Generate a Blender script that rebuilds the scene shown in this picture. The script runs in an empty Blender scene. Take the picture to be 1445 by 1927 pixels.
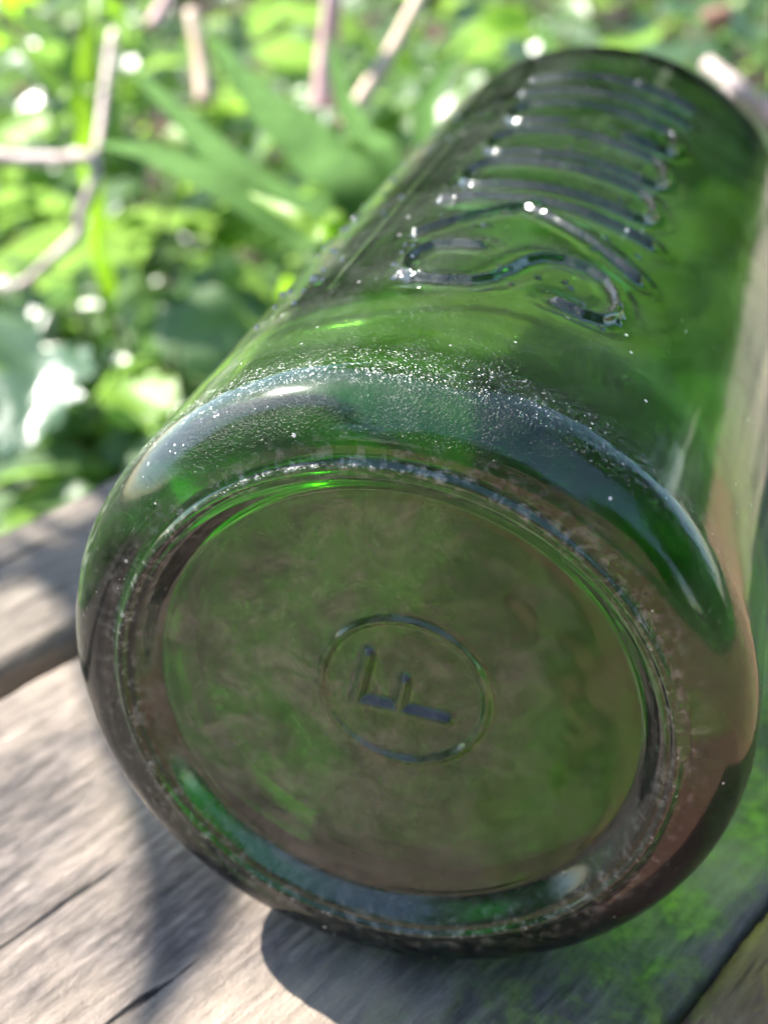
import bpy, bmesh, math, random
import numpy as np
from mathutils import Vector, Matrix

random.seed(7)
RNG = np.random.default_rng(11)
SC = bpy.context.scene
COL = SC.collection
R = 0.036                      # bottle radius in metres; table top is z = 0, bottle axis along +Y

# ------------------------------------------------------------------ camera
FPX, IW, IH = 2678.0, 1445.0, 1927.0
CAMLOC = Vector((0.80729, -3.03811, 3.44962)) * R
RIGHT = Vector((0.96613948, 0.25802035, 0.0))
DOWN = Vector((0.12687613, -0.47507898, -0.87074819))
FWD = Vector((-0.22467075, 0.84126421, -0.49172919))
cd = bpy.data.cameras.new('camera')
cam = bpy.data.objects.new('camera', cd)
COL.objects.link(cam)
M3 = Matrix((RIGHT, -DOWN, -FWD)).transposed()
cam.matrix_world = Matrix.Translation(CAMLOC) @ M3.to_4x4()
cd.sensor_fit = 'VERTICAL'
cd.sensor_height = 36.0
cd.sensor_width = 27.0
cd.lens = 36.0 * FPX / IH
cd.clip_start = 0.005
cd.clip_end = 300
cd.dof.use_dof = True
cd.dof.focus_distance = 0.133
cd.dof.aperture_fstop = cd.lens / 2.2
SC.camera = cam

def at(px, py, dist):
    """the point seen at a photograph pixel, dist metres from the camera"""
    d = FWD + RIGHT * ((px - IW / 2) / FPX) + DOWN * ((py - IH / 2) / FPX)
    return CAMLOC + d.normalized() * dist

def at_z(px, py, z):
    d = FWD + RIGHT * ((px - IW / 2) / FPX) + DOWN * ((py - IH / 2) / FPX)
    return CAMLOC + d * ((z - CAMLOC.z) / d.z)

# ------------------------------------------------------------------ light
SUN_EL, SUN_AZ = math.radians(47), math.radians(-74)
w = bpy.data.worlds.new('World')
SC.world = w
w.use_nodes = True
nt = w.node_tree
nt.nodes.clear()
sky = nt.nodes.new('ShaderNodeTexSky')
sky.sky_type = 'NISHITA'
sky.sun_disc = False
sky.sun_elevation = SUN_EL
sky.sun_rotation = SUN_AZ
sky.ozone_density = 1.6
sky.dust_density = 0.6
bg = nt.nodes.new('ShaderNodeBackground')
bg.inputs[1].default_value = 0.15
wo = nt.nodes.new('ShaderNodeOutputWorld')
nt.links.new(sky.outputs[0], bg.inputs[0])
nt.links.new(bg.outputs[0], wo.inputs[0])
SUNDIR = Vector((math.sin(SUN_AZ) * math.cos(SUN_EL), math.cos(SUN_AZ) * math.cos(SUN_EL), math.sin(SUN_EL)))
sl = bpy.data.lights.new('sun', 'SUN')
sl.energy = 5.0
sl.angle = math.radians(0.5)
sl.color = (1.0, 0.95, 0.86)
sun = bpy.data.objects.new('sun', sl)
sun.rotation_euler = SUNDIR.to_track_quat('Z', 'Y').to_euler()
COL.objects.link(sun)
SC.view_settings.view_transform = 'Standard'
SC.view_settings.look = 'None'
SC.view_settings.exposure = 1.7
SC.view_settings.gamma = 1.0
cy = SC.cycles
cy.use_denoising = True
cy.use_adaptive_sampling = True
cy.adaptive_threshold = 0.02
cy.max_bounces = 16
cy.transmission_bounces = 12
cy.transparent_max_bounces = 16
cy.glossy_bounces = 8
cy.diffuse_bounces = 4
cy.sample_clamp_indirect = 12
cy.caustics_reflective = True
cy.caustics_refractive = True
cy.blur_glossy = 0.3

# ------------------------------------------------------------------ helpers
def tag(o, label=None, cat=None, group=None, kind=None):
    if label: o['label'] = label
    if cat: o['category'] = cat
    if group: o['group'] = group
    if kind: o['kind'] = kind
    return o

def empty(name, loc=(0, 0, 0), rz=0.0):
    o = bpy.data.objects.new(name, None)
    o.empty_display_size = 0.01
    o.location = loc
    o.rotation_euler = (0, 0, rz)
    COL.objects.link(o)
    return o

def mesh_obj(name, me, parent=None):
    o = bpy.data.objects.new(name, me)
    COL.objects.link(o)
    if parent is not None:
        o.parent = parent
    return o

def np_mesh(name, V, F, mat=None, smooth=True):
    """V (n,3); F (m,k) int array with k = 3 or 4"""
    V = np.ascontiguousarray(V, dtype=np.float32)
    F = np.ascontiguousarray(F, dtype=np.int32)
    me = bpy.data.meshes.new(name)
    k = F.shape[1]
    me.vertices.add(len(V))
    me.vertices.foreach_set('co', V.ravel())
    me.loops.add(F.size)
    me.loops.foreach_set('vertex_index', F.ravel())
    me.polygons.add(len(F))
    me.polygons.foreach_set('loop_start', np.arange(0, F.size, k, dtype=np.int32))
    me.update(calc_edges=True)
    if smooth:
        me.polygons.foreach_set('use_smooth', np.ones(len(F), dtype=bool))
    if mat is not None:
        me.materials.append(mat)
    me.validate()
    return me

def grid_faces(nr, nc, wrap=False):
    i = np.arange(nr - 1)[:, None]
    j = np.arange(nc if wrap else nc - 1)[None, :]
    j2 = (j + 1) % nc
    return np.stack([i * nc + j + 0 * i, i * nc + j2 + 0 * i, (i + 1) * nc + j2, (i + 1) * nc + j], -1).reshape(-1, 4)

def vnoise(x, y, seed=0):
    """smooth 2-D value noise, -1..1"""
    xi = np.floor(x).astype(np.int64); yi = np.floor(y).astype(np.int64)
    fx = x - xi; fy = y - yi
    fx = fx * fx * (3 - 2 * fx); fy = fy * fy * (3 - 2 * fy)
    def h(a, b):
        n = (a * 374761393 + b * 668265263 + seed * 974711) & 0xffffffff
        n = ((n ^ (n >> 13)) * 1274126177) & 0xffffffff
        return ((n ^ (n >> 16)) & 0xffff) / 32767.5 - 1.0
    return ((h(xi, yi) * (1 - fx) + h(xi + 1, yi) * fx) * (1 - fy) +
            (h(xi, yi + 1) * (1 - fx) + h(xi + 1, yi + 1) * fx) * fy)

def fbm(x, y, o=4, seed=0):
    s = 0; a = 1.0; t = 0
    for k in range(o):
        s = s + a * vnoise(x * 2 ** k, y * 2 ** k, seed + k); t += a; a *= 0.5
    return s / t

class Nodes:
    def __init__(self, name):
        self.m = bpy.data.materials.new(name)
        self.m.use_nodes = True
        self.t = self.m.node_tree
        self.t.nodes.clear()
        self.out = self.t.nodes.new('ShaderNodeOutputMaterial')
    def n(self, typ, inputs=None, **props):
        nd = self.t.nodes.new(typ)
        for k, v in props.items(): setattr(nd, k, v)
        for k, v in (inputs or {}).items():
            s = nd.inputs[k]
            if isinstance(v, bpy.types.NodeSocket): self.t.links.new(v, s)
            else: s.default_value = v
        return nd
    def coord(self, which='Object', scale=(1, 1, 1), rot=(0, 0, 0), loc=(0, 0, 0)):
        c = self.n('ShaderNodeTexCoord')
        return self.n('ShaderNodeMapping', {'Vector': c.outputs[which], 'Scale': scale, 'Rotation': rot, 'Location': loc}).outputs[0]
    def noise(self, vec, scale, detail=4, rough=0.55, dist=0.0):
        return self.n('ShaderNodeTexNoise', {'Vector': vec, 'Scale': scale, 'Detail': detail, 'Roughness': rough, 'Distortion': dist}).outputs[0]
    def ramp(self, fac, stops):
        r = self.n('ShaderNodeValToRGB', {'Fac': fac})
        e = r.color_ramp.elements
        while len(e) < len(stops): e.new(0.5)
        for el, (p, c) in zip(e, stops):
            el.position = p
            el.color = (c, c, c, 1) if isinstance(c, (int, float)) else (*c, 1)
        return r.outputs[0]
    def mix(self, fac, a, b, mode='MIX'):
        nd = self.n('ShaderNodeMix', data_type='RGBA', blend_type=mode)
        for idx, v in ((0, fac), (6, a), (7, b)):
            s = nd.inputs[idx]
            if isinstance(v, bpy.types.NodeSocket): self.t.links.new(v, s)
            elif idx == 0: s.default_value = v
            else: s.default_value = (*v, 1)
        return nd.outputs[2]
    def math(self, op, a, b=0.0, c=0.0):
        nd = self.n('ShaderNodeMath', operation=op)
        for i, v in enumerate((a, b, c)):
            if isinstance(v, bpy.types.NodeSocket): self.t.links.new(v, nd.inputs[i])
            else: nd.inputs[i].default_value = v
        return nd.outputs[0]
    def bump(self, h, strength=0.5, dist=0.001, normal=None):
        d = {'Height': h, 'Strength': strength, 'Distance': dist}
        if normal is not None: d['Normal'] = normal
        return self.n('ShaderNodeBump', d).outputs[0]
    def surf(self, s): self.t.links.new(s, self.out.inputs['Surface']); return self.m

# ------------------------------------------------------------------ materials
def wood_mat(name, dark, mid, light, moss=0.0, rough=0.8, warm=None):
    N = Nodes(name)
    base = N.coord('Object')
    v = N.coord('Object', scale=(1.0, 0.15, 1.0))
    n1 = N.noise(v, 1100, 7, 0.72, 0.8)
    n2 = N.noise(v, 260, 4, 0.6, 1.2)
    n3 = N.noise(base, 28, 4, 0.6)
    c = N.ramp(n1, [(0.30, dark), (0.47, mid), (0.62, light)])
    c2 = N.ramp(n2, [(0.32, dark), (0.5, mid), (0.68, light)])
    c = N.mix(0.5, c, c2)
    if warm: c = N.mix(N.ramp(n3, [(0.42, 0.0), (0.6, 0.75)]), c, warm, 'MIX')
    # cracks along the grain
    vc = N.coord('Object', scale=(1.0, 0.045, 1.0))
    cr = N.ramp(N.noise(vc, 420, 3, 0.5, 0.3), [(0.29, 0.0), (0.34, 1.0)])
    c = N.mix(cr, tuple(x * 0.35 for x in dark), c)
    if moss:
        sep = N.n('ShaderNodeSeparateXYZ', {'Vector': N.coord('Object')})
        side = N.ramp(N.math('MULTIPLY_ADD', sep.outputs[0], 1 / 0.05, 0.40), [(0.40, 0.0), (0.70, 1.0)])
        mn = N.ramp(N.noise(base, 95, 7, 0.72, 0.5), [(0.42, 0.0), (0.62, 1.0)])
        mf = N.math('MULTIPLY', N.math('MULTIPLY', side, mn), moss)
        mc = N.ramp(N.noise(base, 500, 3), [(0.35, (0.12, 0.16, 0.03)), (0.65, (0.34, 0.46, 0.07))])
        c = N.mix(mf, c, mc)
    h = N.math('ADD', N.math('MULTIPLY', n1, 0.6), N.math('MULTIPLY', cr, 0.5))
    fine = N.noise(base, 2600, 3, 0.6)
    nb = N.bump(h, 1.0, 0.0012)
    nb = N.bump(fine, 0.8, 0.0003, nb)
    b = N.n('ShaderNodeBsdfPrincipled', {'Base Color': c, 'Roughness': rough, 'Normal': nb})
    b.inputs['Specular IOR Level'].default_value = 0.25
    return N.surf(b.outputs[0])

M_PLANK = wood_mat('weathered_grey_wood', (0.030, 0.027, 0.028), (0.125, 0.106, 0.097), (0.32, 0.265, 0.232), moss=0.85, warm=(0.42, 0.34, 0.27), rough=0.6)
M_PLANK2 = wood_mat('weathered_tan_wood', (0.07, 0.06, 0.05), (0.21, 0.175, 0.145), (0.36, 0.31, 0.25), rough=0.75)
M_BOARD = wood_mat('brown_wood', (0.10, 0.052, 0.036), (0.30, 0.165, 0.115), (0.50, 0.31, 0.22), warm=(0.38, 0.18, 0.12))

def leaf_mat(name, c1, c2, trans, rough=0.35, tcol=None, scale=18, spec=0.6):
    N = Nodes(name)
    oi = N.n('ShaderNodeObjectInfo')
    pos = N.n('ShaderNodeNewGeometry').outputs['Position']
    nz = N.noise(pos, scale, 3)
    f = N.math('ADD', N.math('MULTIPLY', oi.outputs['Random'], 0.55), N.math('MULTIPLY', nz, 0.5))
    c = N.ramp(f, [(0.2, c1), (0.8, c2)])
    # veins and blotches
    uvn = N.noise(N.coord('Generated'), 9, 4, 0.6)
    c = N.mix(N.ramp(uvn, [(0.4, 0.0), (0.7, 0.5)]), c, tuple(min(1, x * 1.7) for x in c2))
    bmp = N.bump(N.noise(pos, 260, 3), 0.5, 0.001)
    p = N.n('ShaderNodeBsdfPrincipled', {'Base Color': c, 'Roughness': rough, 'Normal': bmp})
    p.inputs['Specular IOR Level'].default_value = spec
    tc = N.mix(1.0, c, tcol or (2.1, 2.2, 1.0), 'MULTIPLY')
    t = N.n('ShaderNodeBsdfTranslucent', {'Color': tc})
    m = N.n('ShaderNodeMixShader', {0: trans, 1: p.outputs[0], 2: t.outputs[0]})
    return N.surf(m.outputs[0])

M_LEAF = leaf_mat('fresh_leaf', (0.07, 0.135, 0.05), (0.15, 0.23, 0.10), 0.50, 0.32, spec=0.9)
M_LEAFD = leaf_mat('dark_leaf', (0.045, 0.095, 0.055), (0.09, 0.155, 0.09), 0.35, 0.30, spec=0.9)
M_LEAFY = leaf_mat('yellow_green_leaf', (0.12, 0.24, 0.02), (0.22, 0.36, 0.04), 0.5, 0.45)
M_BLADE = leaf_mat('strap_leaf', (0.055, 0.12, 0.03), (0.085, 0.17, 0.045), 0.3, 0.8, spec=0.08)
M_CROWN = leaf_mat('tree_leaf', (0.02, 0.06, 0.015), (0.05, 0.11, 0.025), 0.3, 0.5, scale=2)

def plain_mat(name, c1, c2, scale, rough=0.85, bump=0.0, stretch=(1, 1, 1)):
    N = Nodes(name)
    v = N.coord('Object', scale=stretch)
    n = N.noise(v, scale, 5, 0.6)
    c = N.ramp(n, [(0.35, c1), (0.65, c2)])
    d = {'Base Color': c, 'Roughness': rough}
    if bump: d['Normal'] = N.bump(n, 0.8, bump)
    return N.surf(N.n('ShaderNodeBsdfPrincipled', d).outputs[0])

M_TWIG = plain_mat('dead_twig', (0.42, 0.31, 0.29), (0.74, 0.60, 0.57), 120, 0.7, 0.0005)
M_PINK = plain_mat('pink_stalk', (0.62, 0.34, 0.35), (0.80, 0.56, 0.55), 60, 0.45)
M_TAN = plain_mat('straw_stalk', (0.56, 0.38, 0.26), (0.76, 0.60, 0.46), 60, 0.55)
M_STEM = plain_mat('green_stem', (0.08, 0.14, 0.04), (0.16, 0.17, 0.07), 60, 0.6)
M_SOIL = plain_mat('soil', (0.018, 0.013, 0.010), (0.07, 0.05, 0.035), 22, 0.95, 0.01)
M_BARK = plain_mat('bark', (0.05, 0.04, 0.03), (0.14, 0.11, 0.09), 18, 0.9, 0.01, (1, 1, 0.2))
M_LITTER = plain_mat('dry_leaf', (0.16, 0.08, 0.045), (0.36, 0.20, 0.13), 40, 0.7)

def glass_mat():
    N = Nodes('green_glass')
    pos = N.coord('Object')
    geo = N.n('ShaderNodeTexCoord')
    sep = N.n('ShaderNodeSeparateXYZ', {'Vector': geo.outputs['Object']})
    x, y, z = sep.outputs
    rad = N.math('SQRT', N.math('ADD', N.math('MULTIPLY', x, x), N.math('MULTIPLY', z, z)))
    # wavy old glass
    n1 = N.noise(pos, 60, 2, 0.5)
    n2 = N.noise(N.coord('Object', scale=(1, 0.3, 1)), 420, 3, 0.5)
    nb = N.bump(n1, 0.10, 0.0007)
    nb = N.bump(n2, 0.06, 0.00010, nb)
    pit = N.ramp(N.n('ShaderNodeTexVoronoi', {'Vector': pos, 'Scale': 900.0}).outputs[0], [(0.0, 0.0), (0.16, 1.0)])
    pitmask = N.ramp(N.noise(pos, 110, 3), [(0.56, 0.0), (0.64, 1.0)])
    ph = N.math('MULTIPLY', N.math('SUBTRACT', 1.0, pit), pitmask)
    nb = N.bump(ph, 0.3, 0.0003, nb)
    g = N.n('ShaderNodeBsdfGlass', {'Color': (0.97, 0.985, 0.97, 1), 'Roughness': 0.10, 'IOR': 1.52, 'Normal': nb})
    # scuffs: where the bottle has stood and rubbed
    ring = N.ramp(N.math('ABSOLUTE', N.math('SUBTRACT', rad, 0.795 * R)), [(0.0, 1.0), (0.00025, 0.9), (0.0005, 0.0)])
    yring = N.ramp(y, [(0.0009, 1.0), (0.0016, 0.0)])
    rough = N.ramp(N.noise(pos, 900, 4, 0.7), [(0.50, 0.02), (0.66, 0.34)])
    fac_ring = N.math('MULTIPLY', N.math('MULTIPLY', ring, yring), rough)
    heel = N.ramp(N.math('DIVIDE', y, R), [(0.0, 0.0), (0.07, 0.04), (0.13, 0.5), (0.24, 0.6), (0.32, 0.15), (1.0, 0.06)])
    out = N.ramp(rad, [(0.0288, 0.0), (0.0296, 1.0)])
    sc1 = N.ramp(N.noise(N.coord('Object', scale=(1, 0.45, 1)), 2600, 3, 0.72, 1.0), [(0.60, 0.0), (0.66, 1.0)])
    sc2 = N.ramp(N.noise(pos, 170, 4, 0.6), [(0.50, 0.0), (0.62, 1.0)])
    fac_heel = N.math('MULTIPLY', N.math('MULTIPLY', N.math('MULTIPLY', heel, out), sc1), sc2)
    fl = N.ramp(N.n('ShaderNodeTexVoronoi', {'Vector': pos, 'Scale': 420.0}).outputs[0], [(0.07, 1.0), (0.11, 0.0)])
    flm = N.ramp(N.noise(pos, 210, 3), [(0.55, 0.0), (0.60, 1.0)])
    fac_f = N.math('MULTIPLY', N.math('MULTIPLY', fl, flm), N.math('MULTIPLY', out, 0.9))
    wide = N.ramp(N.math('DIVIDE', y, R), [(0.015, 0.10), (0.08, 0.45), (0.16, 1.0), (0.27, 0.8), (0.36, 0.2), (1.0, 0.10)])
    left = N.ramp(N.math('DIVIDE', x, -R), [(0.36, 0.0), (0.50, 1.0), (0.75, 1.0), (0.9, 0.3)])  # extra pale flecks on the left wall stand in for sun sparkles
    wide = N.math('ADD', wide, N.math('MULTIPLY', left, 0.95))
    thr = N.math('MULTIPLY', N.ramp(N.noise(pos, 230, 3, 0.6), [(0.48, 0.0), (0.64, 1.0)]), wide)
    v2 = N.n('ShaderNodeTexVoronoi', {'Vector': pos, 'Scale': 1250.0}).outputs[0]
    v3 = N.n('ShaderNodeTexVoronoi', {'Vector': N.coord('Object', scale=(1, 0.28, 0.8), rot=(0.3, 0.1, 0.25)), 'Scale': 900.0}).outputs[0]
    chips = N.math('LESS_THAN', v2, N.math('MULTIPLY', thr, 0.125))
    nicks = N.math('LESS_THAN', v3, N.math('MULTIPLY', thr, 0.08))
    fac_f = N.math('ADD', fac_f, N.math('MULTIPLY', N.math('MAXIMUM', chips, nicks), N.math('MULTIPLY', out, 0.8)))
    # thin dust over the flat of the base; milky layer elsewhere imitates lens haze
    onbase = N.math('MULTIPLY', N.ramp(rad, [(0.0240, 1.0), (0.0252, 0.0)]), N.ramp(y, [(0.0045, 1.0), (0.006, 0.0)]))
    dn = N.ramp(N.noise(pos, 150, 8, 0.82, 0.6), [(0.38, 0.08), (0.50, 0.20), (0.62, 0.50)])
    side = N.ramp(N.math('ADD', N.math('MULTIPLY', x, 20.0), N.noise(pos, 45, 4)), [(0.40, 1.0), (0.85, 0.25)])
    fac_d = N.math('MULTIPLY', N.math('MULTIPLY', onbase, side), dn)
    haze_veil = N.math('MULTIPLY', N.ramp(N.noise(pos, 55, 7, 0.72, 0.8), [(0.38, 0.004), (0.65, 0.040)]), N.ramp(rad, [(0.0255, 0.3), (0.0285, 1.0)]))  # pale coat standing in for veiling glare
    fac_d = N.math('ADD', fac_d, haze_veil)
    fac = N.math('MINIMUM', N.math('ADD', N.math('ADD', fac_ring, fac_heel), N.math('ADD', fac_f, fac_d)), 0.9)
    dcol = N.mix(N.ramp(onbase, [(0.3, 0.0), (0.6, 1.0)]), (0.62, 0.62, 0.60), (0.37, 0.31, 0.24))
    # scratched facets catch the sun: diffuse chips with a glossy sheen
    fine = N.bump(N.noise(pos, 3800, 2, 0.6), 0.9, 0.0003, nb)
    d = N.n('ShaderNodeBsdfDiffuse', {'Color': dcol, 'Normal': nb})
    gl = N.n('ShaderNodeBsdfGlossy', {'Color': (0.9, 0.9, 0.9, 1), 'Roughness': 0.28, 'Normal': fine})
    chip = N.n('ShaderNodeMixShader', {0: N.mix(onbase, (0.45,) * 3, (0.0,) * 3), 1: d.outputs[0], 2: gl.outputs[0]})
    g2 = N.n('ShaderNodeBsdfGlossy', {'Color': (1, 1, 1, 1), 'Roughness': 0.2, 'Normal': fine})
    band = N.ramp(N.math('DIVIDE', y, R), [(0.10, 0.0), (0.16, 1.0), (0.24, 1.0), (0.31, 0.0)])
    spk = N.ramp(N.noise(pos, 1700, 3, 0.7), [(0.50, 0.0), (0.60, 1.0)])
    wear = N.math('MULTIPLY', band, N.math('MULTIPLY', spk, 0.14))
    hazy = N.n('ShaderNodeMixShader', {0: N.math('ADD', wear, N.math('MULTIPLY', out, 0.0015)), 1: g.outputs[0], 2: g2.outputs[0]})
    s = N.n('ShaderNodeMixShader', {0: fac, 1: hazy.outputs[0], 2: chip.outputs[0]})
    va = N.n('ShaderNodeVolumeAbsorption', {'Color': (0.60, 0.82, 0.36, 1), 'Density': 610.0})
    N.t.links.new(va.outputs[0], N.out.inputs['Volume'])
    return N.surf(s.outputs[0])
M_GLASS = glass_mat()

def film_mat():
    N = Nodes('dried_mud_film')
    pos = N.coord('Object')
    a = N.ramp(N.noise(pos, 85, 8, 0.78, 1.0), [(0.40, 0.45), (0.54, 1.0)])
    b = N.ramp(N.noise(pos, 420, 5, 0.7), [(0.38, 0.75), (0.60, 1.0)])
    sx = N.n('ShaderNodeSeparateXYZ', {'Vector': pos}).outputs[0]
    side = N.ramp(N.math('ADD', N.math('MULTIPLY', sx, 20.0), N.math('MULTIPLY', N.noise(pos, 45, 4), 1.0)), [(0.40, 1.0), (0.85, 0.18)])
    fac = N.math('MULTIPLY', N.math('MULTIPLY', a, b), side)
    c = N.ramp(N.noise(pos, 160, 4), [(0.4, (0.34, 0.25, 0.17)), (0.6, (0.74, 0.60, 0.46))])
    d = N.n('ShaderNodeBsdfDiffuse', {'Color': c})
    t = N.n('ShaderNodeBsdfTranslucent', {'Color': c})
    dt = N.n('ShaderNodeMixShader', {0: 0.5, 1: d.outputs[0], 2: t.outputs[0]})
    tr = N.n('ShaderNodeBsdfTransparent')
    return N.surf(N.n('ShaderNodeMixShader', {0: fac, 1: tr.outputs[0], 2: dt.outputs[0]}).outputs[0])
M_FILM = film_mat()

# ------------------------------------------------------------------ ground
GZ = -0.24
gx = np.concatenate([np.linspace(-60, -3, 8), np.linspace(-2.5, 2.5, 90), np.linspace(3, 60, 8)])
XX, YY = np.meshgrid(gx, gx, indexing='ij')
near = np.exp(-(XX ** 2 + YY ** 2) / 6)
ZZ = GZ + 0.03 * fbm(XX * 3, YY * 3, 4, 3) * near
me = np_mesh('ground', np.stack([XX, YY, ZZ], -1).reshape(-1, 3), grid_faces(len(gx), len(gx))[:, ::-1], M_SOIL)
tag(mesh_obj('ground', me), 'dark earth beneath the plants and the planks', kind='structure')

# ------------------------------------------------------------------ table of planks
TA = math.radians(24.3)                   # grain runs this far clockwise of +Y
table = empty('wooden_bench', (0, 0, 0), -TA)
tag(table, 'weathered wooden bench top of grey planks under the green bottle', 'bench')

def plank(name, u0, u1, v0, v1, ztop, thick, mat, fu0, fu1, fv0, fv1, seed, amp, label=None, step=0.00045):
    """board in bench coordinates (u across, v along the grain); finely modelled where the photo looks close"""
    u = np.concatenate([np.linspace(u0, fu0, 6)[:-1] if fu0 > u0 else [], np.arange(max(u0, fu0), min(u1, fu1), step), np.linspace(min(u1, fu1), u1, 6) if fu1 < u1 else [u1]])
    v = np.concatenate([np.linspace(v0, fv0, 24)[:-1], np.arange(fv0, fv1, step * 3), np.linspace(fv1, v1, 24)])
    U, Vv = np.meshgrid(u, v, indexing='ij')
    warp = 0.0022 * fbm(U * 60, Vv * 16, 3, seed + 9)
    h = fbm((U + warp) * 420, Vv * 40, 4, seed) * 0.5 + fbm((U + warp) * 1100, Vv * 150, 2, seed + 5) * 0.5 + 0.35 * fbm(U * 700, Vv * 500, 2, seed + 6)
    crack = np.clip(fbm((U + warp) * 230, Vv * 9, 2, seed + 20) * 2.5 - 1.4, 0, 1)
    h = h - crack * 1.6
    e = np.minimum(U - u0, u1 - U)
    rnd = 0.0022 + 0.0008 * vnoise(Vv * 90, 0 * Vv, seed + 2)
    edge = np.where(e < rnd, (rnd - e) ** 2 / rnd * 0.8, 0)
    Z = ztop + amp * h + 0.0006 * fbm(U * 25, Vv * 9, 2, seed + 30) - edge
    nr, nc = U.shape
    top = np.stack([U, Vv, Z], -1).reshape(-1, 3)
    F = grid_faces(nr, nc)[:, ::-1]
    # skirt and underside
    idx = np.arange(nr * nc).reshape(nr, nc)
    loop = np.concatenate([idx[:, 0], idx[-1, 1:], idx[-2::-1, -1], idx[0, -2:0:-1]])
    low = top[loop].copy()
    low[:, 2] = ztop - thick
    V_ = np.concatenate([top, low])
    n = len(loop); b = nr * nc
    k = np.arange(n); k2 = (k + 1) % n
    S = np.stack([loop[k], b + k, b + k2, loop[k2]], -1)[:, ::-1]
    me = np_mesh(name, V_, np.concatenate([F, S]), mat)
    # orient outward
    o = mesh_obj(name, me, table)
    bm = bmesh.new(); bm.from_mesh(me)
    bm.verts.ensure_lookup_table()
    bm.faces.new([bm.verts[b + i] for i in range(n)])
    bmesh.ops.recalc_face_normals(bm, faces=bm.faces)
    bm.to_mesh(me); bm.free()
    if label: o['label'] = label
    return o

uA0, uA1 = -2.12 * R, 0.745 * R
plank('plank', uA0, uA1, -12 * R, 16 * R, 0.0, 0.022, M_PLANK, uA0, uA1, -1.3 * R, 3.2 * R, 1, 0.00045)
plank('plank', -3.17 * R, -2.235 * R, -12 * R, 16 * R, 0.001, 0.020, M_PLANK2, -3.17 * R, -2.2 * R, 0.5 * R, 5 * R, 40, 0.00025, 'narrow tan plank behind the gap')
plank('plank', 0.765 * R, 8.5 * R, -12 * R, 16 * R, -0.0012, 0.020, M_BOARD, 0.765 * R, 1.9 * R, -0.9 * R, 1.6 * R, 70, 0.00028, 'brown board at the lower right', 0.0006)
for v in (-9 * R, 13 * R):
    bm = bmesh.new()
    bmesh.ops.create_cube(bm, size=1.0)
    bmesh.ops.scale(bm, vec=(0.46, 0.045, 0.04), verts=bm.verts)
    bmesh.ops.bevel(bm, geom=bm.edges[:], offset=0.003, segments=2)
    me = bpy.data.meshes.new('crossbeam'); bm.to_mesh(me); bm.free(); me.materials.append(M_BOARD)
    o = mesh_obj('crossbeam', me, table); o.location = (0.085, v, -0.0445)
    for s in (-0.10, 0.27):
        bm = bmesh.new()
        bmesh.ops.create_cube(bm, size=1.0)
        bmesh.ops.scale(bm, vec=(0.045, 0.045, 0.19), verts=bm.verts)
        bmesh.ops.bevel(bm, geom=bm.edges[:], offset=0.003, segments=2)
        me = bpy.data.meshes.new('leg'); bm.to_mesh(me); bm.free(); me.materials.append(M_BOARD)
        o = mesh_obj('leg', me, table); o.location = (s, v, -0.16)

# ------------------------------------------------------------------ the bottle
bottle = empty('glass_bottle', (0, 0, R))
tag(bottle, 'old dark green glass bottle lying on its side on the planks, embossed COOKS', 'bottle')

LET_TOP, LET_BOT = math.radians(61.5), math.radians(104.0)   # tops of the letters point to the right
def lp(a, b): return (LET_BOT + (LET_TOP - LET_BOT) * a, b)   # a 0..1 letter foot to head, b along the bottle axis

def arc(ca, cb, ra, rb, t0, t1, n=14):
    return [lp(ca + ra * math.sin(math.radians(t)), cb + rb * math.cos(math.radians(t))) for t in np.linspace(t0, t1, n)]

STROKES = []
def oval(b0, b1, wid=0.0):
    m = (b0 + b1) / 2; h = (b1 - b0) / 2
    pts = arc(0.86, m, 0.12, h, 0, 180, 12)[::-1]        # head end: near side to far side
    pts = pts + arc(0.14, m, 0.12, h, 360, 180, 12)
    pts.append(pts[0])
    STROKES.append(pts)
# S nearest the base
STROKES.append([(math.radians(t), y) for t, y in [(90.3, 1.145), (95, 1.15), (98.8, 1.137), (101, 1.08), (101.8, 1.00), (100.8, .90), (97.6, .838), (92, .822), (88.1, .833), (85.5, .88), (83.2, .979), (81.5, 1.075), (79.2, 1.14), (75.5, 1.175), (70.5, 1.175), (66.5, 1.145), (64.2, 1.075), (63.2, 1.0), (63.6, .92), (65.6, .85), (68.5, .828), (73.2, .836)]])
# K
STROKES.append([lp(0, 1.665), lp(1, 1.655)])
STROKES.append([lp(0.0, 1.300), lp(0.45, 1.615)])
STROKES.append([lp(0.42, 1.58), lp(1.0, 1.300)])
# O, O, C
oval(1.815, 2.11)
oval(2.24, 2.56)
STROKES.append([lp(0.36, 2.72)] + arc(0.13, 2.875, 0.12, 0.155, 180, 360, 12) + arc(0.86, 2.875, 0.12, 0.155, 0, 180, 12) + [lp(0.70, 2.72)])
STROKES.append([lp(0, 3.26), lp(1, 3.28)])
STROKES.append([lp(0, 3.54), lp(1, 3.56)])

def seg_dist(A, B, strokes, metric=1.0):
    """min distance in units of R from points (A angle, B axial) to the stroke polylines"""
    D = np.full(A.shape, 9.0)
    for pts in strokes:
        for (a0, b0), (a1, b1) in zip(pts[:-1], pts[1:]):
            dx, dy = (a1 - a0) * metric, b1 - b0
            L2 = dx * dx + dy * dy + 1e-12
            px, py = (A - a0) * metric, B - b0
            t = np.clip((px * dx + py * dy) / L2, 0, 1)
            D = np.minimum(D, np.hypot(px - t * dx, py - t * dy))
    return D

def ridge(D, hw, soft):
    t = np.clip((hw + soft - D) / (2 * soft), 0, 1)
    return t * t * (3 - 2 * t)

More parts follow.
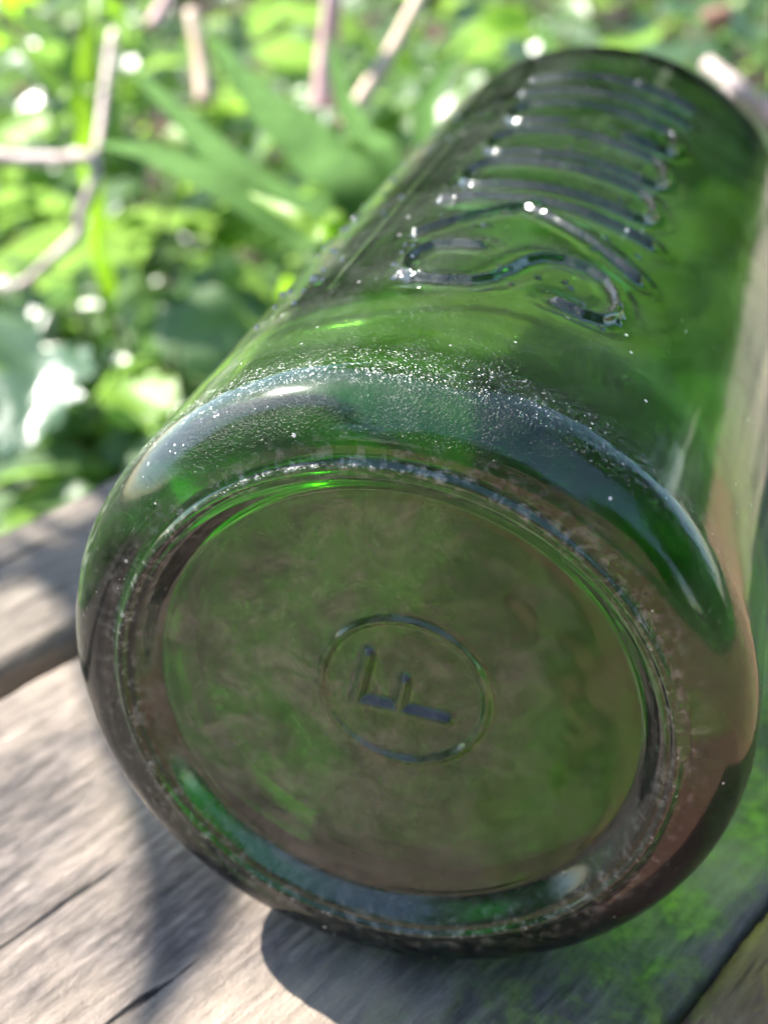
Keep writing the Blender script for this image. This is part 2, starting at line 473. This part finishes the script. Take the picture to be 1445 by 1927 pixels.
# profile as (y, r, zone) ; zone 0 base disk, 1 heel, 2 body, 3 shoulder/neck, 4 inner
prof = []
for r in np.concatenate([np.arange(0.004, 0.31, 0.0048), np.linspace(0.315, 0.68, 26)]):
    prof.append((0.102 - 0.030 * (r / 0.70) ** 2, r, 0))
for t in np.linspace(0.08, 1, 22):            # groove wall down to the bearing ring
    prof.append((0.013 + 0.064 * (0.5 + 0.5 * math.cos(math.pi * t)), 0.682 + 0.089 * t, 0))
for r in np.linspace(0.773, 0.811, 11):
    prof.append((0.013 * min(1, abs((r - 0.792) / 0.019)) ** 1.8, r, 1))
for a in np.linspace(0.10, math.pi / 2, 34):
    prof.append((0.183 * (1 - math.cos(a)) + 0.013, 0.812 + 0.188 * math.sin(a) ** 0.95, 1))
for y in np.concatenate([np.linspace(0.215, 0.76, 24), np.arange(0.77, 3.66, 0.0078), np.linspace(3.68, 4.2, 14)]):
    prof.append((y, 1.0, 2))
for t in np.linspace(0.05, 1, 30):            # shoulder
    prof.append((4.2 + 0.95 * t, 0.40 + 0.60 * (0.5 + 0.5 * math.cos(math.pi * t)) ** 0.8, 3))
for y in np.linspace(5.2, 5.5, 4): prof.append((y, 0.40, 3))
for y, r in [(5.53, .41), (5.56, .45), (5.61, .47), (5.82, .47), (5.88, .455), (5.90, .42), (5.905, .38), (5.90, .33), (5.86, .31), (5.8, .31)]: prof.append((y, r, 3))
for y in np.linspace(5.75, 5.12, 6): prof.append((y, 0.31, 4))
for t in np.linspace(1, 0.0, 30):
    prof.append((4.13 + 0.95 * t, 0.31 + 0.615 * (0.5 + 0.5 * math.cos(math.pi * t)) ** 0.8, 4))
for y in np.linspace(4.05, 0.80, 64): prof.append((y, 0.925, 4))
for a in np.linspace(0.1, math.pi / 2, 22): prof.append((0.78 - 0.44 * math.sin(a), 0.665 + 0.26 * math.cos(a) ** 0.75, 4))
for r in np.linspace(0.64, 0.01, 36): prof.append((0.34 + 0.03 * (1 - (r / 0.66) ** 2), r, 4))
prof = np.array(prof)
th = np.radians(np.concatenate([np.arange(56, 144, 0.22), np.arange(144, 416, 1.1)]))
nr, nc = len(prof), len(th)
Y = np.repeat(prof[:, 0:1], nc, 1)
Q = np.repeat(prof[:, 1:2], nc, 1)
Zn = np.repeat(prof[:, 2:3], nc, 1)
T = np.repeat(th[None, :], nr, 0)
cx, cz = np.cos(T), np.sin(T)
# embossed lettering
body = (Zn == 2)
rows = np.where((prof[:, 2] == 2) & (prof[:, 0] > 0.76) & (prof[:, 0] < 3.67))[0]
cols = np.where((np.degrees(th) < 118))[0]
A = T[np.ix_(rows, cols)]; B = Y[np.ix_(rows, cols)]
wob = 0.004 * vnoise(A * 40, B * 30, 5)
D = seg_dist(A, B, STROKES)
H = 0.018 * np.exp(-(np.clip(D + wob * 0.6 - 0.003, 0, 9) / 0.0135) ** 2.2)
# soft sunken trough left around each stroke by the mould
H = H - 0.004 * np.exp(-((D - 0.05) / 0.03) ** 2)
dq = np.zeros_like(Q)
dq[np.ix_(rows, cols)] += H
# mould seam and the edge of the lettered panel
Td = np.degrees(T)
dT = (Td - 113.3 - 1.2 * np.clip(Y - 2.5, 0, 3))
seam = np.exp(-(dT / 0.8) ** 2) * np.clip((Y - 0.80) * 8, 0, 1) * np.clip((3.75 - Y) * 4, 0, 1)
dq += np.where(body, 0.007 * seam, 0)
dq += np.where(body, 0.004 / (1 + np.exp(-(Td - 108.5) / 0.5)) * (Td < 200), 0) * np.clip((Y - 0.8) * 5, 0, 1)
# uneven old glass
dq += np.where(body | (Zn == 3), 0.0035 * fbm(cx * 3 + 7, Y * 2.2 + cz * 3, 3, 2) , 0) * np.clip((Y - 0.2) * 4, 0, 1)
dq += np.where(Zn == 1, 0.0016 * fbm(T * 5, Y * 12, 3, 8), 0)
# seeds and small moulding pimples that glint in the sun
rs_ = np.random.default_rng(5)
seeds = [(122.5, 1.13, .022), (121.5, 1.19, .014), (101.2, 0.87, .020), (133, 1.95, .018), (131, 2.02, .016), (128, 2.45, .018), (118, 1.22, .013), (126, 1.50, .016), (136, 2.9, .016)]
for k in range(34): seeds.append((rs_.uniform(110, 140), rs_.uniform(0.9, 3.4), rs_.uniform(.012, .016)))
for k in range(90): seeds.append((rs_.uniform(62, 106), rs_.uniform(0.8, 3.6), rs_.uniform(.011, .014)))
for a_, b_, r_ in seeds:
    ii = np.where(np.abs(prof[:, 0] - b_) < 3 * r_)[0]; ii = ii[prof[ii, 2] == 2]
    jj = np.where(np.abs(np.degrees(th) - a_) < 3 * r_ * 58)[0]
    w_ = np.ix_(ii, jj)
    dq[w_] += 0.6 * r_ * np.exp(-(((T[w_] - math.radians(a_)) ** 2 + (Y[w_] - b_) ** 2) / r_ ** 2) * 1.6)
inner = (Zn == 4) & (Q > 0.7)
dq += np.where(inner, 0.011 * fbm(cx * 2.0 + 3, Y * 1.0 + cz * 2.0, 2, 21), 0)
Qn = Q + dq
X = Qn * cx; Z = Qn * cz
dy = np.zeros_like(Y)
# the ring and the F on the base: raised towards the viewer
bs = (Zn == 0) & (Q < 0.45)
cxr, czr, rr = 0.026, 0.046, 0.240
dc = np.abs(np.hypot(X - cxr, Z - czr) - rr)
FST = [[(-0.112, -0.005), (0.150, -0.027)], [(-0.112, -0.005), (-0.072, 0.160)], [(0.014, -0.015), (0.030, 0.084)]]
df = seg_dist(X, Z, FST)
dy -= np.where(bs, 0.016 * np.exp(-(dc / 0.012) ** 2) + 0.028 * np.exp(-(df / 0.018) ** 2.6), 0)
dy += np.where(Zn == 0, 0.0045 * fbm(X * 5 + 3, Z * 5, 3, 31) * np.clip((0.7 - Q) * 6, 0, 1), 0)
dy += np.where((Zn == 4) & (Q < 0.665) & (Y < 1), 0.018 * fbm(X * 3 + 9, Z * 3, 3, 41), 0)
V_ = np.stack([X, Y + dy, Z], -1).reshape(-1, 3)
F_ = grid_faces(nr, nc, True)
c0 = len(V_)
V_ = np.concatenate([V_, [[0, (Y + dy)[0].mean(), 0], [0, (Y + dy)[-1].mean(), 0]]]) * R
me = bpy.data.meshes.new('glass_body')
j = np.arange(nc); j2 = (j + 1) % nc
tri = np.concatenate([np.stack([j2, j, 0 * j + c0], -1), np.stack([(nr - 1) * nc + j, (nr - 1) * nc + j2, 0 * j + c0 + 1], -1)])
F3 = np.concatenate([F_[:, [0, 1, 2]], F_[:, [0, 2, 3]], tri])
me = np_mesh('glass_body', V_, F3, M_GLASS)
# make the faces point out of the glass
p0 = me.polygons[0]
nbase = me.polygons[len(F_) + 10]
if me.polygons[20 * nc].normal.y > 0: me.flip_normals()
gb = mesh_obj('glass_body', me, bottle)
# dried mud on the inside of the base and the lower wall
rr_ = np.concatenate([np.linspace(0.01, 0.66, 40)])
tt = np.radians(np.arange(0, 360, 3.0))
TT, RR = np.meshgrid(tt, rr_, indexing='xy')
Xf, Zf = RR * np.cos(TT), RR * np.sin(TT)
Yf = 0.34 + 0.03 * (1 - (RR / 0.66) ** 2) + 0.018 * fbm(Xf * 3 + 9, Zf * 3, 3, 41) + 0.014
me = np_mesh('mud_film', np.stack([Xf, Yf, Zf], -1).reshape(-1, 3) * R, grid_faces(len(rr_), len(tt), True), M_FILM)
mf_ = mesh_obj('mud_film', me, bottle)

# ------------------------------------------------------------------ foliage
def leaf_mesh(name, L, W, mat, shape='ovate', curl=0.25, fold=0.25, nu=7, nv=9, seed=0):
    rs = np.random.default_rng(seed)
    t = np.linspace(0, 1, nv); s = np.linspace(-1, 1, nu)
    S, Tt = np.meshgrid(s, t, indexing='xy')
    if shape == 'ovate': wd = np.sin(np.pi * Tt ** 0.75) ** 0.8
    elif shape == 'round': wd = np.sqrt(np.clip(1 - (2 * Tt - 1) ** 2, 0, 1)) ** 0.8
    elif shape == 'lobed': wd = np.sin(np.pi * Tt ** 0.8) ** 0.7 * (1 + 0.28 * np.cos(Tt * 22))
    else: wd = (1 - Tt) ** 0.6 * np.clip(Tt * 12, 0.5, 1)
    wd = wd * (1 + 0.06 * rs.standard_normal(wd.shape) * (np.abs(S) > 0.9))
    x = S * W / 2 * wd
    y = Tt * L
    z = fold * np.abs(S) * wd * W / 2 - curl * L * Tt ** 2 + 0.05 * W * np.sin(S * 4 + Tt * 9)
    return np_mesh(name, np.stack([x, y, z], -1).reshape(-1, 3), grid_faces(nv, nu), mat)

LEAVES = {}
for key, mat in (('fresh', M_LEAF), ('dark', M_LEAFD), ('yellow', M_LEAFY)):
    LEAVES[key] = [leaf_mesh('leaf', 0.034, 0.022, mat, 'ovate', 0.25, 0.3, seed=1),
                   leaf_mesh('leaf', 0.040, 0.024, mat, 'lobed', 0.35, 0.2, nv=15, seed=2),
                   leaf_mesh('leaf', 0.026, 0.022, mat, 'round', 0.15, 0.2, seed=3),
                   leaf_mesh('leaf', 0.048, 0.020, mat, 'ovate', 0.45, 0.4, seed=4)]

def tube(name, pts, r0, r1, mat, parent=None, sides=7):
    pts = [Vector(p) for p in pts]
    # resample with a smooth spline
    P = []
    for i in range(len(pts) - 1):
        a = pts[max(i - 1, 0)]; b = pts[i]; c = pts[i + 1]; d = pts[min(i + 2, len(pts) - 1)]
        for k in range(5):
            t = k / 5
            P.append(0.5 * ((2 * b) + (c - a) * t + (2 * a - 5 * b + 4 * c - d) * t * t + (3 * b - a - 3 * c + d) * t ** 3))
    P.append(pts[-1])
    V, F = [], []
    n = len(P)
    for i, p in enumerate(P):
        tg = (P[min(i + 1, n - 1)] - P[max(i - 1, 0)]).normalized()
        up = Vector((0.3, 0.2, 1)).normalized()
        e1 = tg.cross(up).normalized(); e2 = tg.cross(e1)
        r = r0 + (r1 - r0) * i / (n - 1)
        for k in range(sides):
            a = 2 * math.pi * k / sides
            V.append(p + e1 * math.cos(a) * r + e2 * math.sin(a) * r)
    F = grid_faces(n, sides, True)
    V.append(P[0]); V.append(P[-1])
    me = bpy.data.meshes.new(name)
    faces = [tuple(int(q) for q in f) for f in F]
    for k in range(sides):
        faces.append((len(V) - 2, (k + 1) % sides, k))
        faces.append((len(V) - 1, (n - 1) * sides + k, (n - 1) * sides + (k + 1) % sides))
    me.from_pydata([tuple(v) for v in V], [], faces)
    for p in me.polygons: p.use_smooth = True
    me.materials.append(mat)
    o = mesh_obj(name, me, parent)
    return o

def orient(o, pos, direction, roll, scale):
    q = Vector(direction).to_track_quat('Y', 'Z')
    o.rotation_mode = 'QUATERNION'
    from mathutils import Quaternion
    o.rotation_quaternion = q @ Quaternion((0, 1, 0), roll)
    o.location = pos
    o.scale = (scale,) * 3

def leafy_plant(px, py, dist, kind, label, n=26, spread=0.07, size=1.0, seed=0):
    rs = random.Random(seed)
    top = at(px, py, dist)
    base = Vector((top.x + rs.uniform(-.03, .03), top.y + rs.uniform(0, .05), GZ))
    root = empty('leafy_plant', base)
    tag(root, label, 'plant', 'low leafy plants behind the bench')
    rel = top - base
    nst = 3
    tips = []
    for s in range(nst):
        off = Vector((rs.uniform(-1, 1), rs.uniform(-1, 1), rs.uniform(-.4, .5))) * spread * 0.8
        tip = rel + off
        mid = tip * 0.55 + Vector((rs.uniform(-.02, .02), rs.uniform(-.02, .02), 0))
        tube('stem', [(0, 0, -0.01), mid * 0.5, mid, tip], 0.0022, 0.0010, M_STEM, root, 6)
        tips.append((mid, tip))
    for i in range(n):
        mid, tip = tips[i % nst]
        t = rs.uniform(0.25, 1.0)
        pos = mid.lerp(tip, t) + Vector((rs.gauss(0, 1), rs.gauss(0, 1), rs.gauss(0, .7))) * spread * 0.42
        a = rs.uniform(0, 6.283)
        d = Vector((math.cos(a), math.sin(a), rs.uniform(-0.5, 0.45)))
        kk = kind if rs.random() > 0.15 else rs.choice(['fresh', 'yellow'])
        o = mesh_obj('leaf', rs.choice(LEAVES[kk]), root)
        orient(o, pos, d, rs.gauss(0, 0.45), 1.25 * size * rs.uniform(0.6, 1.15))
    return root

PL = [
    (70, 130, .78, 'fresh', 'leafy plant in the top left corner', 30, .09, 1.2),
    (40, 380, .66, 'fresh', 'leafy plant at the left edge beneath the pale bent twig', 26, .07, 1.0),
    (250, 250, .80, 'fresh', 'leafy plant between the upright grass leaf and the wide strap leaves', 26, .08, 1.1),
    (110, 640, .60, 'dark', 'dark leafy plant at the left edge halfway down', 26, .07, 1.1),
    (60, 860, .52, 'fresh', 'sunlit leafy plant just above the narrow tan plank at the left edge', 20, .04, 1.0),
    (330, 560, .56, 'fresh', 'sunlit leafy plant left of the bottle with bright glossy leaves', 26, .05, 1.1),
    (250, 720, .50, 'dark', 'shaded dark leafy plant close beside the heel of the bottle', 22, .045, 1.1),
    (450, 200, .85, 'fresh', 'leafy plant behind the tips of the wide strap leaves', 28, .08, 1.1),
    (560, 40, .95, 'fresh', 'leafy plant at the top edge left of the pink stalk', 28, .09, 1.2),
    (740, 120, .80, 'fresh', 'leafy plant between the pink stalk and the bottle shoulder', 28, .07, 1.1),
    (930, 50, .72, 'dark', 'broad leaved plant at the top edge above the bottle shoulder', 22, .06, 1.7),
    (1120, 30, .78, 'fresh', 'pale leafy plant at the top edge over the shoulder of the bottle', 24, .07, 1.5),
    (1400, 90, .66, 'dark', 'broad leaved plant in the top right corner', 16, .05, 1.8),
]
for i, (px, py, ds, kd, lb, n, sp, sz) in enumerate(PL):
    leafy_plant(px, py, ds, kd, lb, n, sp, sz, seed=100 + i)

# strap leaves fanning out behind the bottle
def strap(root, pts, wid, mat=M_BLADE, face=None):
    pts = [Vector(p) for p in pts]
    P = []
    for i in range(len(pts) - 1):
        a = pts[max(i - 1, 0)]; b = pts[i]; c = pts[i + 1]; d = pts[min(i + 2, len(pts) - 1)]
        for k in range(6):
            t = k / 6
            P.append(0.5 * ((2 * b) + (c - a) * t + (2 * a - 5 * b + 4 * c - d) * t * t + (3 * b - a - 3 * c + d) * t ** 3))
    P.append(pts[-1])
    n = len(P); V = []
    face = face or Vector((0.1, -0.6, 0.75))
    for i, p in enumerate(P):
        tg = (P[min(i + 1, n - 1)] - P[max(i - 1, 0)]).normalized()
        sd = tg.cross(face).normalized(); nn = sd.cross(tg)
        u = i / (n - 1)
        wv = wid * (0.75 + 0.5 * u if u < 0.5 else 1.0 - ((u - 0.5) * 2) ** 2.2) + 0.0004
        for s, dz in ((-1, 0.22), (-.5, .06), (0, 0), (.5, .06), (1, .22)):
            V.append(p + sd * s * wv / 2 + nn * dz * wv / 2)
    me = np_mesh('blade', np.array([tuple(v) for v in V]), grid_faces(n, 5), mat)
    return mesh_obj('blade', me, root)

cb = at(700, 560, .40); cb = Vector((cb.x, cb.y, GZ))
clump = empty('grass_clump', cb)
tag(clump, 'clump of wide dark green strap leaves fanning out behind the bottle', 'grass clump')
BL = [([(640, 520, .345), (560, 440, .35), (420, 350, .36), (280, 290, .39), (180, 270, .42)], .0085, M_BLADE),
      ([(640, 470, .36), (540, 400, .37), (400, 280, .40), (250, 130, .47)], .011, M_BLADE),
      ([(680, 420, .36), (590, 300, .38), (480, 180, .42), (390, 60, .48)], .012, M_BLADE),
      ([(700, 430, .38), (620, 310, .39), (560, 240, .41), (500, 170, .44)], .014, M_BLADE),
      ([(740, 360, .40), (680, 250, .43), (640, 170, .46), (620, 60, .5)], .007, M_BLADE),
      ([(640, 475, .325), (600, 437, .328), (540, 400, .332), (470, 365, .345)], .0048, M_LEAFY),
      ([(830, 420, .40), (800, 200, .44), (900, 60, .5)], .008, M_BLADE),
      ([(1040, 420, .40), (1050, 200, .44), (1010, 20, .5)], .008, M_BLADE),
      ([(1000, 480, .36), (900, 420, .38), (830, 400, .42)], .010, M_LEAFY),
      ([(1180, 480, .36), (1280, 300, .40), (1350, 150, .46)], .008, M_BLADE)]
for pts, wd, mt in BL:
    pw = [at(*q) for q in pts]
    first = pw[0]
    root_pt = Vector((cb.x + (first.x - cb.x) * 0.4, cb.y + (first.y - cb.y) * 0.4, GZ + 0.005))
    seq = [root_pt, root_pt.lerp(first, 0.55) + Vector((0, 0, 0.02))] + pw
    strap(clump, [q - cb for q in seq], wd, mt)

def top_blade(name, pts, wid, mat, label, cat):
    pw = [at(*q) for q in pts]
    b = Vector((pw[0].x, pw[0].y + 0.02, GZ))
    root = empty(name, b); tag(root, label, cat)
    strap(root, [q - b for q in [b, b.lerp(pw[0], 0.6)] + pw], wid, mat)
top_blade('grass_tuft', [(160, 230, .6), (165, 150, .6), (172, 40, .6), (176, -60, .62)], .0085, M_LEAFY, 'upright yellow green grass leaf near the top left corner', 'grass')
top_blade('grass_tuft', [(150, 230, .55), (110, 170, .55), (40, 90, .56), (-30, 40, .57)], .005, M_LEAFY, 'thin bright grass leaf leaning towards the left edge', 'grass')

def twig(px_pts, r0, r1, mat, label, cat='twig', name='dead_twig'):
    pw = [at(*q) for q in px_pts]
    o = tube(name, [p - pw[0] for p in pw], r0, r1, mat)
    o.location = pw[0]
    tag(o, label, cat)
    return o
twig([(-60, 280, .56), (20, 298, .55), (110, 300, .54), (165, 296, .53), (180, 330, .53), (155, 400, .53), (148, 440, .53), (90, 495, .53), (40, 535, .55), (-50, 548, .58)], .0027, .0018, M_TWIG, 'pale bent dead twig crossing the left edge of the foliage')
twig([(215, 60, .62), (200, 160, .60), (190, 240, .58), (182, 290, .56)], .0020, .0017, M_TWIG, 'thin grey twig hanging above the bend of the pale twig')
twig([(628, -30, .60), (620, 60, .60), (614, 130, .60), (610, 205, .60)], .0036, .0055, M_PINK, 'thick pink stalk standing at the top edge above the strap leaves', 'stalk', 'plant_stalk')
twig([(790, -10, .62), (740, 90, .60), (690, 170, .59), (650, 240, .585)], .0024, .0040, M_TAN, 'tan stalk leaning between the pink stalk and the bottle shoulder', 'stalk', 'plant_stalk')
twig([(360, 20, .66), (378, 110, .65), (386, 195, .64)], .0028, .0042, M_TAN, 'short tan stalk standing left of the wide strap leaves', 'stalk', 'plant_stalk')
twig([(330, -30, .7), (305, 10, .69), (285, 50, .68)], .0020, .0030, M_PINK, 'short pink stalk tip at the top edge left of centre', 'stalk', 'plant_stalk')
twig([(1540, 330, .62), (1440, 225, .60), (1390, 170, .59), (1330, 120, .60)], .0045, .0032, M_TWIG, 'pale pinkish twig behind the right shoulder of the bottle')
twig([(1560, 190, .64), (1450, 200, .62), (1360, 185, .61)], .0045, .0032, M_TWIG, 'pale twig crossing the right edge beside the bottle shoulder')
o = twig([(1325, 45, .62), (1345, 35, .62), (1375, 25, .62)], .0055, .0035, M_LITTER, 'curled pink brown dry leaf in a dark gap at the top right', 'dry leaf', 'dry_leaf')

# the mass of undergrowth that no one could count
def leaf_cloud(name, N, posf, size, mat, rs, cards=False, flat=0.5):
    P = posf(N)
    n = len(P)
    az = rs.uniform(0, 2 * np.pi, n)
    el = rs.normal(0, flat, n)
    d = np.stack([np.cos(az) * np.cos(el), np.sin(az) * np.cos(el), np.sin(el)], -1)
    up = np.stack([rs.normal(0, .45, n), rs.normal(0, .45, n), np.ones(n)], -1)
    sx = np.cross(d, up); sx /= np.linalg.norm(sx, axis=1)[:, None]
    nn = np.cross(sx, d)
    s = size * rs.uniform(0.55, 1.3, n)[:, None]
    tmpl = [(0, 0, 0), (-.32, .35, .08), (0, .4, -.02), (.32, .35, .08), (-.26, .72, .03), (0, .75, -.08), (.26, .72, .03), (0, 1.05, -.2)]
    V = np.stack([P + s * (sx * a + d * b + nn * c) for a, b, c in tmpl], 1).reshape(-1, 3)
    f = np.array([(0, 2, 1), (0, 3, 2), (1, 2, 5), (1, 5, 4), (2, 3, 6), (2, 6, 5), (4, 5, 7), (5, 6, 7)])
    F = (np.arange(n)[:, None, None] * 8 + f[None]).reshape(-1, 3)
    return np_mesh(name, V, F, mat)

def under_pos(z0, z1, ymin):
    def f(N):
        az = RNG.uniform(-math.pi, math.pi, N)
        rr = 0.30 + 3.2 * RNG.uniform(0, 1, N) ** 1.2
        x = rr * np.sin(az); y = rr * np.cos(az)
        t = math.radians(24.3)                      # keep clear of the bench
        u = x * math.cos(t) - y * math.sin(t); v = x * math.sin(t) + y * math.cos(t)
        keep = (u < -0.135) | (u > 0.34) | (v > 0.62) | (v < -0.47)
        x, y = x[keep], y[keep]
        z = z0 + (z1 - z0) * RNG.uniform(0, 1, len(x)) ** 0.8 + 0.05 * fbm(x * 4, y * 4, 3, 5)
        return np.stack([x, y, z], -1)
    return f
for nm, N, mat, z0, z1, sz in (('undergrowth', 13000, M_LEAF, GZ, -0.08, .036), ('undergrowth', 12000, M_LEAFD, GZ, -0.09, .042), ('undergrowth', 3500, M_LEAFY, GZ + .05, -0.08, .026)):
    o = mesh_obj(nm, leaf_cloud(nm, N, under_pos(z0, z1, 0), sz, mat, RNG))
    tag(o, {'fresh_leaf': 'mass of fresh green undergrowth leaves around the bench', 'dark_leaf': 'mass of dark green undergrowth leaves around the bench', 'yellow_green_leaf': 'scattered small yellow green undergrowth leaves around the bench'}[mat.name], 'undergrowth', kind='stuff')
def lit_pos(N):
    az = RNG.uniform(-math.pi, math.pi, N); rr = 0.3 + 1.6 * RNG.uniform(0, 1, N)
    x, y = rr * np.sin(az), rr * np.cos(az)
    return np.stack([x, y, GZ + 0.03 * fbm(x * 3, y * 3, 4, 3) + .006 + 0.03 * RNG.uniform(0, 1, N)], -1)
o = mesh_obj('leaf_litter', leaf_cloud('leaf_litter', 2500, lit_pos, .03, M_LITTER, RNG, flat=.2))
tag(o, 'brown dry leaves lying on the earth under the plants', 'leaf litter', kind='stuff')

# ------------------------------------------------------------------ trees, hedge and wall that the glass mirrors
def tree(az, dist, h, cr, label, N=14000, seed=0):
    rs = np.random.default_rng(seed)
    a = math.radians(az)
    base = Vector((math.sin(a) * dist, math.cos(a) * dist, GZ))
    root = empty('tree', base); tag(root, label, 'tree', 'trees round the garden')
    tube('trunk', [(0, 0, -0.1), (0.05, 0, h * .3), (0, .08, h * .6), (0, 0, h * .9)], 0.12, 0.03, M_BARK, root, 10)
    def f(n):
        c = rs.normal(0, 1, (26, 3)); c /= np.linalg.norm(c, axis=1)[:, None]
        c = c * rs.uniform(.25, .85, 26)[:, None] * np.array([cr, cr, h * .50]) + np.array([0, 0, h * .52])
        k = rs.integers(0, 26, n)
        return c[k] + rs.normal(0, 1, (n, 3)) * cr * 0.24
    me = leaf_cloud('crown', N, f, 0.2, M_CROWN, rs)
    mesh_obj('crown', me, root)
tree(-12, 4.6, 9.5, 2.0, 'tall tree behind the bench beyond the bottle shoulder', seed=1)
tree(74, 5.0, 6.5, 2.0, 'tree to the right beyond the bench', seed=2)
tree(-130, 5.0, 5.0, 1.9, 'spreading tree to the left of the bench', seed=3)
tree(100, 5.5, 3.5, 2.0, 'small tree to the right of the bench', seed=4)
tree(-145, 6.0, 3.6, 1.9, 'small tree behind the camera to the left', seed=5)
tree(178, 8.0, 3.6, 2.4, 'small tree behind the brick wall at the back of the camera', seed=6)
tree(140, 8.0, 3.4, 2.2, 'small tree right of the brick wall at the back of the camera', seed=7)
def brick_mat():
    N = Nodes('red_brick')
    b = N.n('ShaderNodeTexBrick', {'Vector': N.coord('Object'), 'Color1': (0.42, 0.17, 0.12, 1), 'Color2': (0.52, 0.26, 0.19, 1), 'Mortar': (0.45, 0.40, 0.36, 1), 'Scale': 1.0, 'Brick Width': 0.225, 'Row Height': 0.075, 'Mortar Size': 0.01})
    return N.surf(N.n('ShaderNodeBsdfPrincipled', {'Base Color': b.outputs[0], 'Roughness': 0.9}).outputs[0])
bm = bmesh.new()
bmesh.ops.create_cube(bm, size=1.0)
bmesh.ops.scale(bm, vec=(4.5, 1.5, 0.22), verts=bm.verts)
me = bpy.data.meshes.new('brick_wall'); bm.to_mesh(me); bm.free(); me.materials.append(brick_mat())
o = mesh_obj('brick_wall', me); o.location = (1.6, -5.2, GZ + 0.75)
o.rotation_euler = (math.pi / 2, 0, math.radians(12))
tag(o, 'red brick garden wall mirrored in the heel of the bottle', 'wall')

for az, ds, h, cr, lb in ((-20, 3.6, 1.5, 1.2, 'bush in front of the tall tree beyond the bench'), (6, 3.6, 1.7, 1.2, 'tall bush between two trees beyond the bench'), (88, 3.6, 2.2, 1.4, 'bush to the right beyond the bench')):
    tree(az, ds, h, cr, lb, N=9000, seed=int(az + 200))

# unseen leaf and spray, added only to throw shade on the planks
def spray(start, pts, kind, label, n, size, seed):
    rs = random.Random(seed)
    root = empty('shade_branch', start); tag(root, label, 'branch')
    P = [Vector(p) - Vector(start) for p in pts]
    tube('stem', [Vector((0, 0, 0))] + P, .0025, .001, M_STEM, root, 6)
    for i in range(n):
        k = rs.randrange(len(P) - 1)
        pos = P[k].lerp(P[k + 1], rs.random()) + Vector((rs.gauss(0, 1), rs.gauss(0, 1), rs.gauss(0, 1))) * 0.007
        d = Vector((rs.gauss(0, 1), rs.gauss(0, 1), rs.gauss(0, .5)))
        o = mesh_obj('leaf', rs.choice(LEAVES[kind]), root)
        orient(o, pos, d, rs.gauss(0, .5), size * rs.uniform(.7, 1.1))

def toward_sun(px, py, dist):
    return at_z(px, py, 0.0) + SUNDIR * dist
sp = [toward_sun(190, 900, .50), toward_sun(205, 1080, .48), toward_sun(262, 1300, .47), toward_sun(330, 1480, .46), toward_sun(360, 1640, .46), toward_sun(320, 1800, .46), toward_sun(240, 1990, .46)]
st = sp[0] + Vector((-0.25, 0.15, 0.0)); st.z = GZ
shade_leaf = empty('grass_tuft', st)  # out of view, shaped to cast the soft dark band
tag(shade_leaf, 'unseen broad leaf added to cast the shade band on the left of the bench', 'grass')
strap(shade_leaf, [q - st for q in [st, st.lerp(sp[0], .6) + Vector((0, 0, .10))] + sp], .013, M_BLADE, SUNDIR.copy())
sq = [toward_sun(20, 960, .62), toward_sun(110, 1010, .60), toward_sun(200, 1060, .6)]
s2 = sq[0] + Vector((-0.2, 0.1, 0)); s2.z = GZ
spray(s2, [s2.lerp(sq[0], .6) + Vector((0, 0, .06))] + sq, 'dark', 'unseen leafy branch added to shade the left end of the bench', 14, .8, 3)
